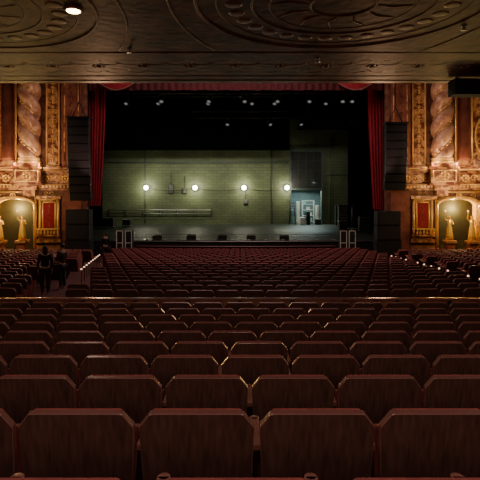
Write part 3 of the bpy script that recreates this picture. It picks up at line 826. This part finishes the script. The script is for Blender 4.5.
for s in (-1, 1):
    for u in (3.55, 4.8):
        b = W(s, u, .65, 0)
        mb = MB(); mb.box(-.32, .32, -.32, .32, 0, .15, M_GOLD); mb.box(-.24, .24, -.24, .24, .15, 1.2, M_MARB); mb.box(-.32, .32, -.32, .32, 1.2, 1.35, M_GOLD)
        o = mb.obj('statue_pedestal', label='square marble pedestal with gilded cap by the arched niche', cat='pedestal', bevel=.015); o.location = b
        e = figure(b+Vector((0, 0, 1.35)), pi+s*(-.2), 'golden robed statue with one arm raised on a pedestal', 'statue', 1.45, skin=M_STATUE, top=M_STATUE, bot=M_STATUE, hair=M_STATUE, pose='raise', name='golden_statue', robe=True, group='golden statues')
        mb = MB(); mb.lathe([(.02, 1.55), (.025, 1.8), (.06, 1.9), (.07, 1.95)], .28, .12, M_GOLD2, n=8); mb.sph((.28, .12, 2.0), .06, M_AISLE, 8, 6)
        mb.obj('torch', parent=e, label='small glowing torch')

e = thing('equipment_rack', (9.2, 43, SZ), 'tall grey equipment rack standing in the wings', 'rack')
mb = MB(); mb.box(-.4, .4, -.3, .3, .1, 2.1, M_BLACK); mb.obj('cabinet', parent=e, bevel=.01)
for k in range(8):
    mb = MB(); mb.box(-.34, .34, -.33, -.3, .25+k*.22, .38+k*.22, M_METAL); mb.obj('rack_unit', parent=e)
for x in (-.3, .3):
    for y in (-.2, .2): mb = MB(); mb.sph((x, y, .05), .05, M_IRON); mb.obj('wheel', parent=e)
for x, Y, w, h in ((10.1, 39, .9, 1.2), (-12.0, 43.8, 1.0, .9), (-10.6, 45, .7, .7), (8.6, 40.5, .6, .8)):
    e = thing('road_case', (x, Y, SZ), 'black road case with metal edges in the wings', 'case')
    mb = MB(); mb.box(-w/2, w/2, -.35, .35, .1, h, M_BLACK); mb.obj('case_body', parent=e)
    for z in (.12, h):
        mb = MB(); mb.tube([(-w/2, -.35, z), (w/2, -.35, z), (w/2, .35, z), (-w/2, .35, z)], .02, M_METAL, closed=True); mb.obj('edge_trim', parent=e)
    for a in (-1, 1):
        for b in (-1, 1): mb = MB(); mb.sph((a*(w/2-.1), b*.25, .05), .05, M_IRON); mb.obj('wheel', parent=e)
e = thing('light_stand', (8.4, 36.0, SZ), 'thin dark light stand on three legs near the curtain', 'stand')
mb = MB(); mb.tube([(0, 0, .3), (0, 0, 2.2)], .025, M_METAL)
mb.obj('pole', parent=e)
for k in range(3):
    a = 2*pi*k/3; mb = MB(); mb.tube([(0, 0, .5), (.4*cos(a), .4*sin(a), .02)], .02, M_METAL); mb.obj('leg', parent=e)

# ------------------------------------------------------------------ balcony soffit
SF = CZ+4.24
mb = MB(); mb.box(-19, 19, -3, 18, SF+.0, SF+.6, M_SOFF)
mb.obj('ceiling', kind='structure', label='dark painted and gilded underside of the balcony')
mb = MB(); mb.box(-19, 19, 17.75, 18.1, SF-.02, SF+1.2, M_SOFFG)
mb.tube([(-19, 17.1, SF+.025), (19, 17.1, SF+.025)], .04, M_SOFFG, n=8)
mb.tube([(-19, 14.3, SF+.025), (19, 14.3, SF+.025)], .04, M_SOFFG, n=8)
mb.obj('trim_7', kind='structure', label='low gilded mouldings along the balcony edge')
e = thing('balcony_speaker', (8.3, 17.3, SF), 'black box speaker hung under the balcony edge', 'speaker')
mb = MB(); mb.box(-.68, .68, -.3, .3, -.66, -.10, M_BLACK); mb.obj('cabinet', parent=e, bevel=.015)
mb = MB(); mb.box(-.62, .62, -.325, -.3, -.61, -.15, M_GRILLE); mb.obj('grille', parent=e)
for x in (-.5, .5):
    mb = MB(); mb.box(x-.03, x+.03, -.05, .05, -.11, .0, M_IRON); mb.obj('bracket', parent=e)
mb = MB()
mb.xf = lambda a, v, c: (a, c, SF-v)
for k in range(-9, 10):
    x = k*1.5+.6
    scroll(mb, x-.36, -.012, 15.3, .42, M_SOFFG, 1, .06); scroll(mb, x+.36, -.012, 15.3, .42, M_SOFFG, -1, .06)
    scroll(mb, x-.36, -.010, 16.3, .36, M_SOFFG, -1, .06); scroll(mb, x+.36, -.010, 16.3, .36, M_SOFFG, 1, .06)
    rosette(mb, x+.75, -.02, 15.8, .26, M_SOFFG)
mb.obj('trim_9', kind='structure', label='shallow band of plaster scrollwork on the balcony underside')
for mx_, rx in ((2.3, 3.3), (-6.6, 3.3), (11.2, 3.3)):
    mb = MB()
    for f, t in ((1, .04), (.86, .022), (.62, .03), (.5, .02), (.22, .03)):
        mb.ring((mx_, 10.7, SF+.012), rx*f, 3.1*f, t, M_SOFFG, plane='xy', n=48, k=8)
    for k in range(28):
        a = 2*pi*k/28
        mb.sph((mx_+rx*.74*cos(a), 10.7+3.1*.74*sin(a), SF), (.2, .2, .016), M_SOFFG, 8, 4)
    for k in range(12):
        a = 2*pi*k/12
        mb.tube([(mx_+rx*.24*cos(a), 10.7+3.1*.24*sin(a), SF+.005), (mx_+rx*.36*cos(a+.12), 10.7+3.1*.36*sin(a+.12), SF+.005), (mx_+rx*.48*cos(a), 10.7+3.1*.48*sin(a), SF+.005)], [.015, .025, .015], M_SOFFG, n=6)
    mb.obj('ceiling_medallion', label='large oval gilded plaster medallion on the balcony underside', cat='ceiling medallion', origin=(mx_, 10.7, SF), group='ceiling medallions')
for i, xx in enumerate((-2.15, 6.75)):
    mb = MB()
    for sgn in (-1, 1):
        mb.tube([(xx+sgn*(.55+.9*((y-10.7)/3.5)**2), y, SF+.01) for y in [6.5+.4*q for q in range(20)]], .03, M_SOFFG, n=6)
    mb.obj('trim_%d' % (10+i), kind='structure', label='curved plaster straps between ceiling medallions')
for i, (x, Y) in enumerate([(-3.8, 10.95), (-3.8, 4.5), (3.8, 4.5), (0.2, 1.0), (5.5, 7.5)]):
    e = thing('recessed_downlight', (x, Y, SF), 'round recessed downlight glowing warm in the balcony underside', 'ceiling light', group='recessed downlights')
    mb = MB(); mb.lathe([(.15, -.01), (.17, -.05), (.21, -.04), (.22, 0)], 0, 0, M_SOFFG, n=20, caps=False); mb.obj('rim', parent=e)
    mb = MB(); mb.lathe([(.15, -.055), (.15, -.03)], 0, 0, M_DLIGHT, n=16); mb.obj('lamp_lens', parent=e)
    l = bpy.data.lights.new('downlight_lamp', 'SPOT'); l.energy = 75; l.color = (1, .76, .62); l.spot_size = 2.6; l.spot_blend = .8; l.shadow_soft_size = .12
    lo = bpy.data.objects.new('downlight_lamp', l); lo.location = (x, Y, SF-.12); COL.objects.link(lo)
for i, (x, Y) in enumerate([(2.4, 14.9), (-3.2, 13.9), (5.6, 12.0)]):
    mb = MB(); mb.lathe([(.07, .005), (.07, -.02), (.03, -.03), (.03, -.1), (.08, -.11), (.08, -.12)], 0, 0, M_METAL, n=10)
    o = mb.obj('sprinkler_head', label='small metal sprinkler head below the painted ceiling', cat='sprinkler'); o.location = (x, Y, SF)

# ------------------------------------------------------------------ lights
def area(loc, tgt, size, e, col, sy=None, spread=None):
    l = bpy.data.lights.new('unseen_fill_light', 'AREA'); l.energy = e; l.color = col; l.size = size
    if sy: l.shape = 'RECTANGLE'; l.size_y = sy
    if spread: l.spread = math.radians(spread)
    o = bpy.data.objects.new('unseen_fill_light', l); o.location = loc
    o.rotation_euler = (Vector(tgt)-Vector(loc)).to_track_quat('-Z', 'Y').to_euler(); COL.objects.link(o)
def spot(loc, tgt, e, col, ang=60, r=.2):
    l = bpy.data.lights.new('accent_fill_light', 'SPOT'); l.energy = e; l.color = col; l.spot_size = math.radians(ang); l.spot_blend = .7; l.shadow_soft_size = r
    o = bpy.data.objects.new('accent_fill_light', l); o.location = loc
    o.rotation_euler = (Vector(tgt)-Vector(loc)).to_track_quat('-Z', 'Y').to_euler(); COL.objects.link(o)
def point(loc, e, col, r=.05):
    l = bpy.data.lights.new('accent_fill_light', 'POINT'); l.energy = e; l.color = col; l.shadow_soft_size = r
    o = bpy.data.objects.new('accent_fill_light', l); o.location = loc; COL.objects.link(o)
for s in (-1, 1):
    point(W(s, 4.17, -.8, 3.2), 320, (1, .68, .18))
    point(W(s, 4.17, 1.9, 2.9), 95, (1, .74, .32))  # added light in front of the niche to brighten the statues
    for u in (2.4, 3.9, 5.6):
        point(W(s, u, 1.6, 5.9), 50, (1, .68, .36))
        point(W(s, u, 2.2, 4.0), 44, (1, .70, .32))
    spot(W(s, 3.5, 8, 3.5), W(s, 3.5, 0, 8.0), 1000, (1, .67, .42), 60)
    spot(tuple(W(s, 0, 5, 4)), (XC+s*8.6, 30.9, 9.5), 280, (1, .55, .5), 35)
    spot((s*8, 27.5, 6.5), (s*2.5, 12.5, 8.3), 650, (1, .56, .30), 50, .4)  # added spots that rake the balcony underside, no fixture there
area((0, 24, 15), (0, 20, 0), 10, 1300, (1, .68, .63))  # added overhead fill for the front seating, source unseen
area((0, -2.6, 6.3), (0, 9, 3.5), 7, 82, (1, .78, .70), 1.5)  # added fill behind the camera to brighten the seat backs
area((0, -2.6, 5.2), (0, 13, 8.6), 9, 100, (1, .60, .38), 1.2)  # second added fill behind the camera, lifts the balcony underside
area((7.0, BY+1.0, 5.1), (6.7, BY-.2, 1), 2.0, 700, (.78, 1, .97))
spot((5.6, 42.5, 13.5), (5.6, 40.5, 1), 11000, (.62, 1, .93), 24)  # added spot from above that makes the cyan pool on the stage floor
area((-4, 42.5, 12.3), (-4, 49.6, 4.2), 14, 380, (1, .98, .80), 1.5, spread=80)  # added even fill on the brick wall, hidden above the sight line
area((9, 43.5, 12.5), (9.5, 49.6, 5), 4, 70, (1, 1, .80), 1.5, spread=90)  # added fill for the wall right of the loading door
w = bpy.data.worlds.new('world'); scn.world = w; w.use_nodes = True
w.node_tree.nodes['Background'].inputs['Color'].default_value = (1, .75, .66, 1)
w.node_tree.nodes['Background'].inputs['Strength'].default_value = 0.035

cam = bpy.data.cameras.new('camera'); co = bpy.data.objects.new('camera', cam); COL.objects.link(co)
co.location = (0, 0, CZ); co.rotation_euler = (pi/2, 0, 0)
cam.sensor_width = 36; cam.lens = 36; cam.shift_y = -45/480; cam.clip_start = .05; cam.clip_end = 200
scn.camera = co
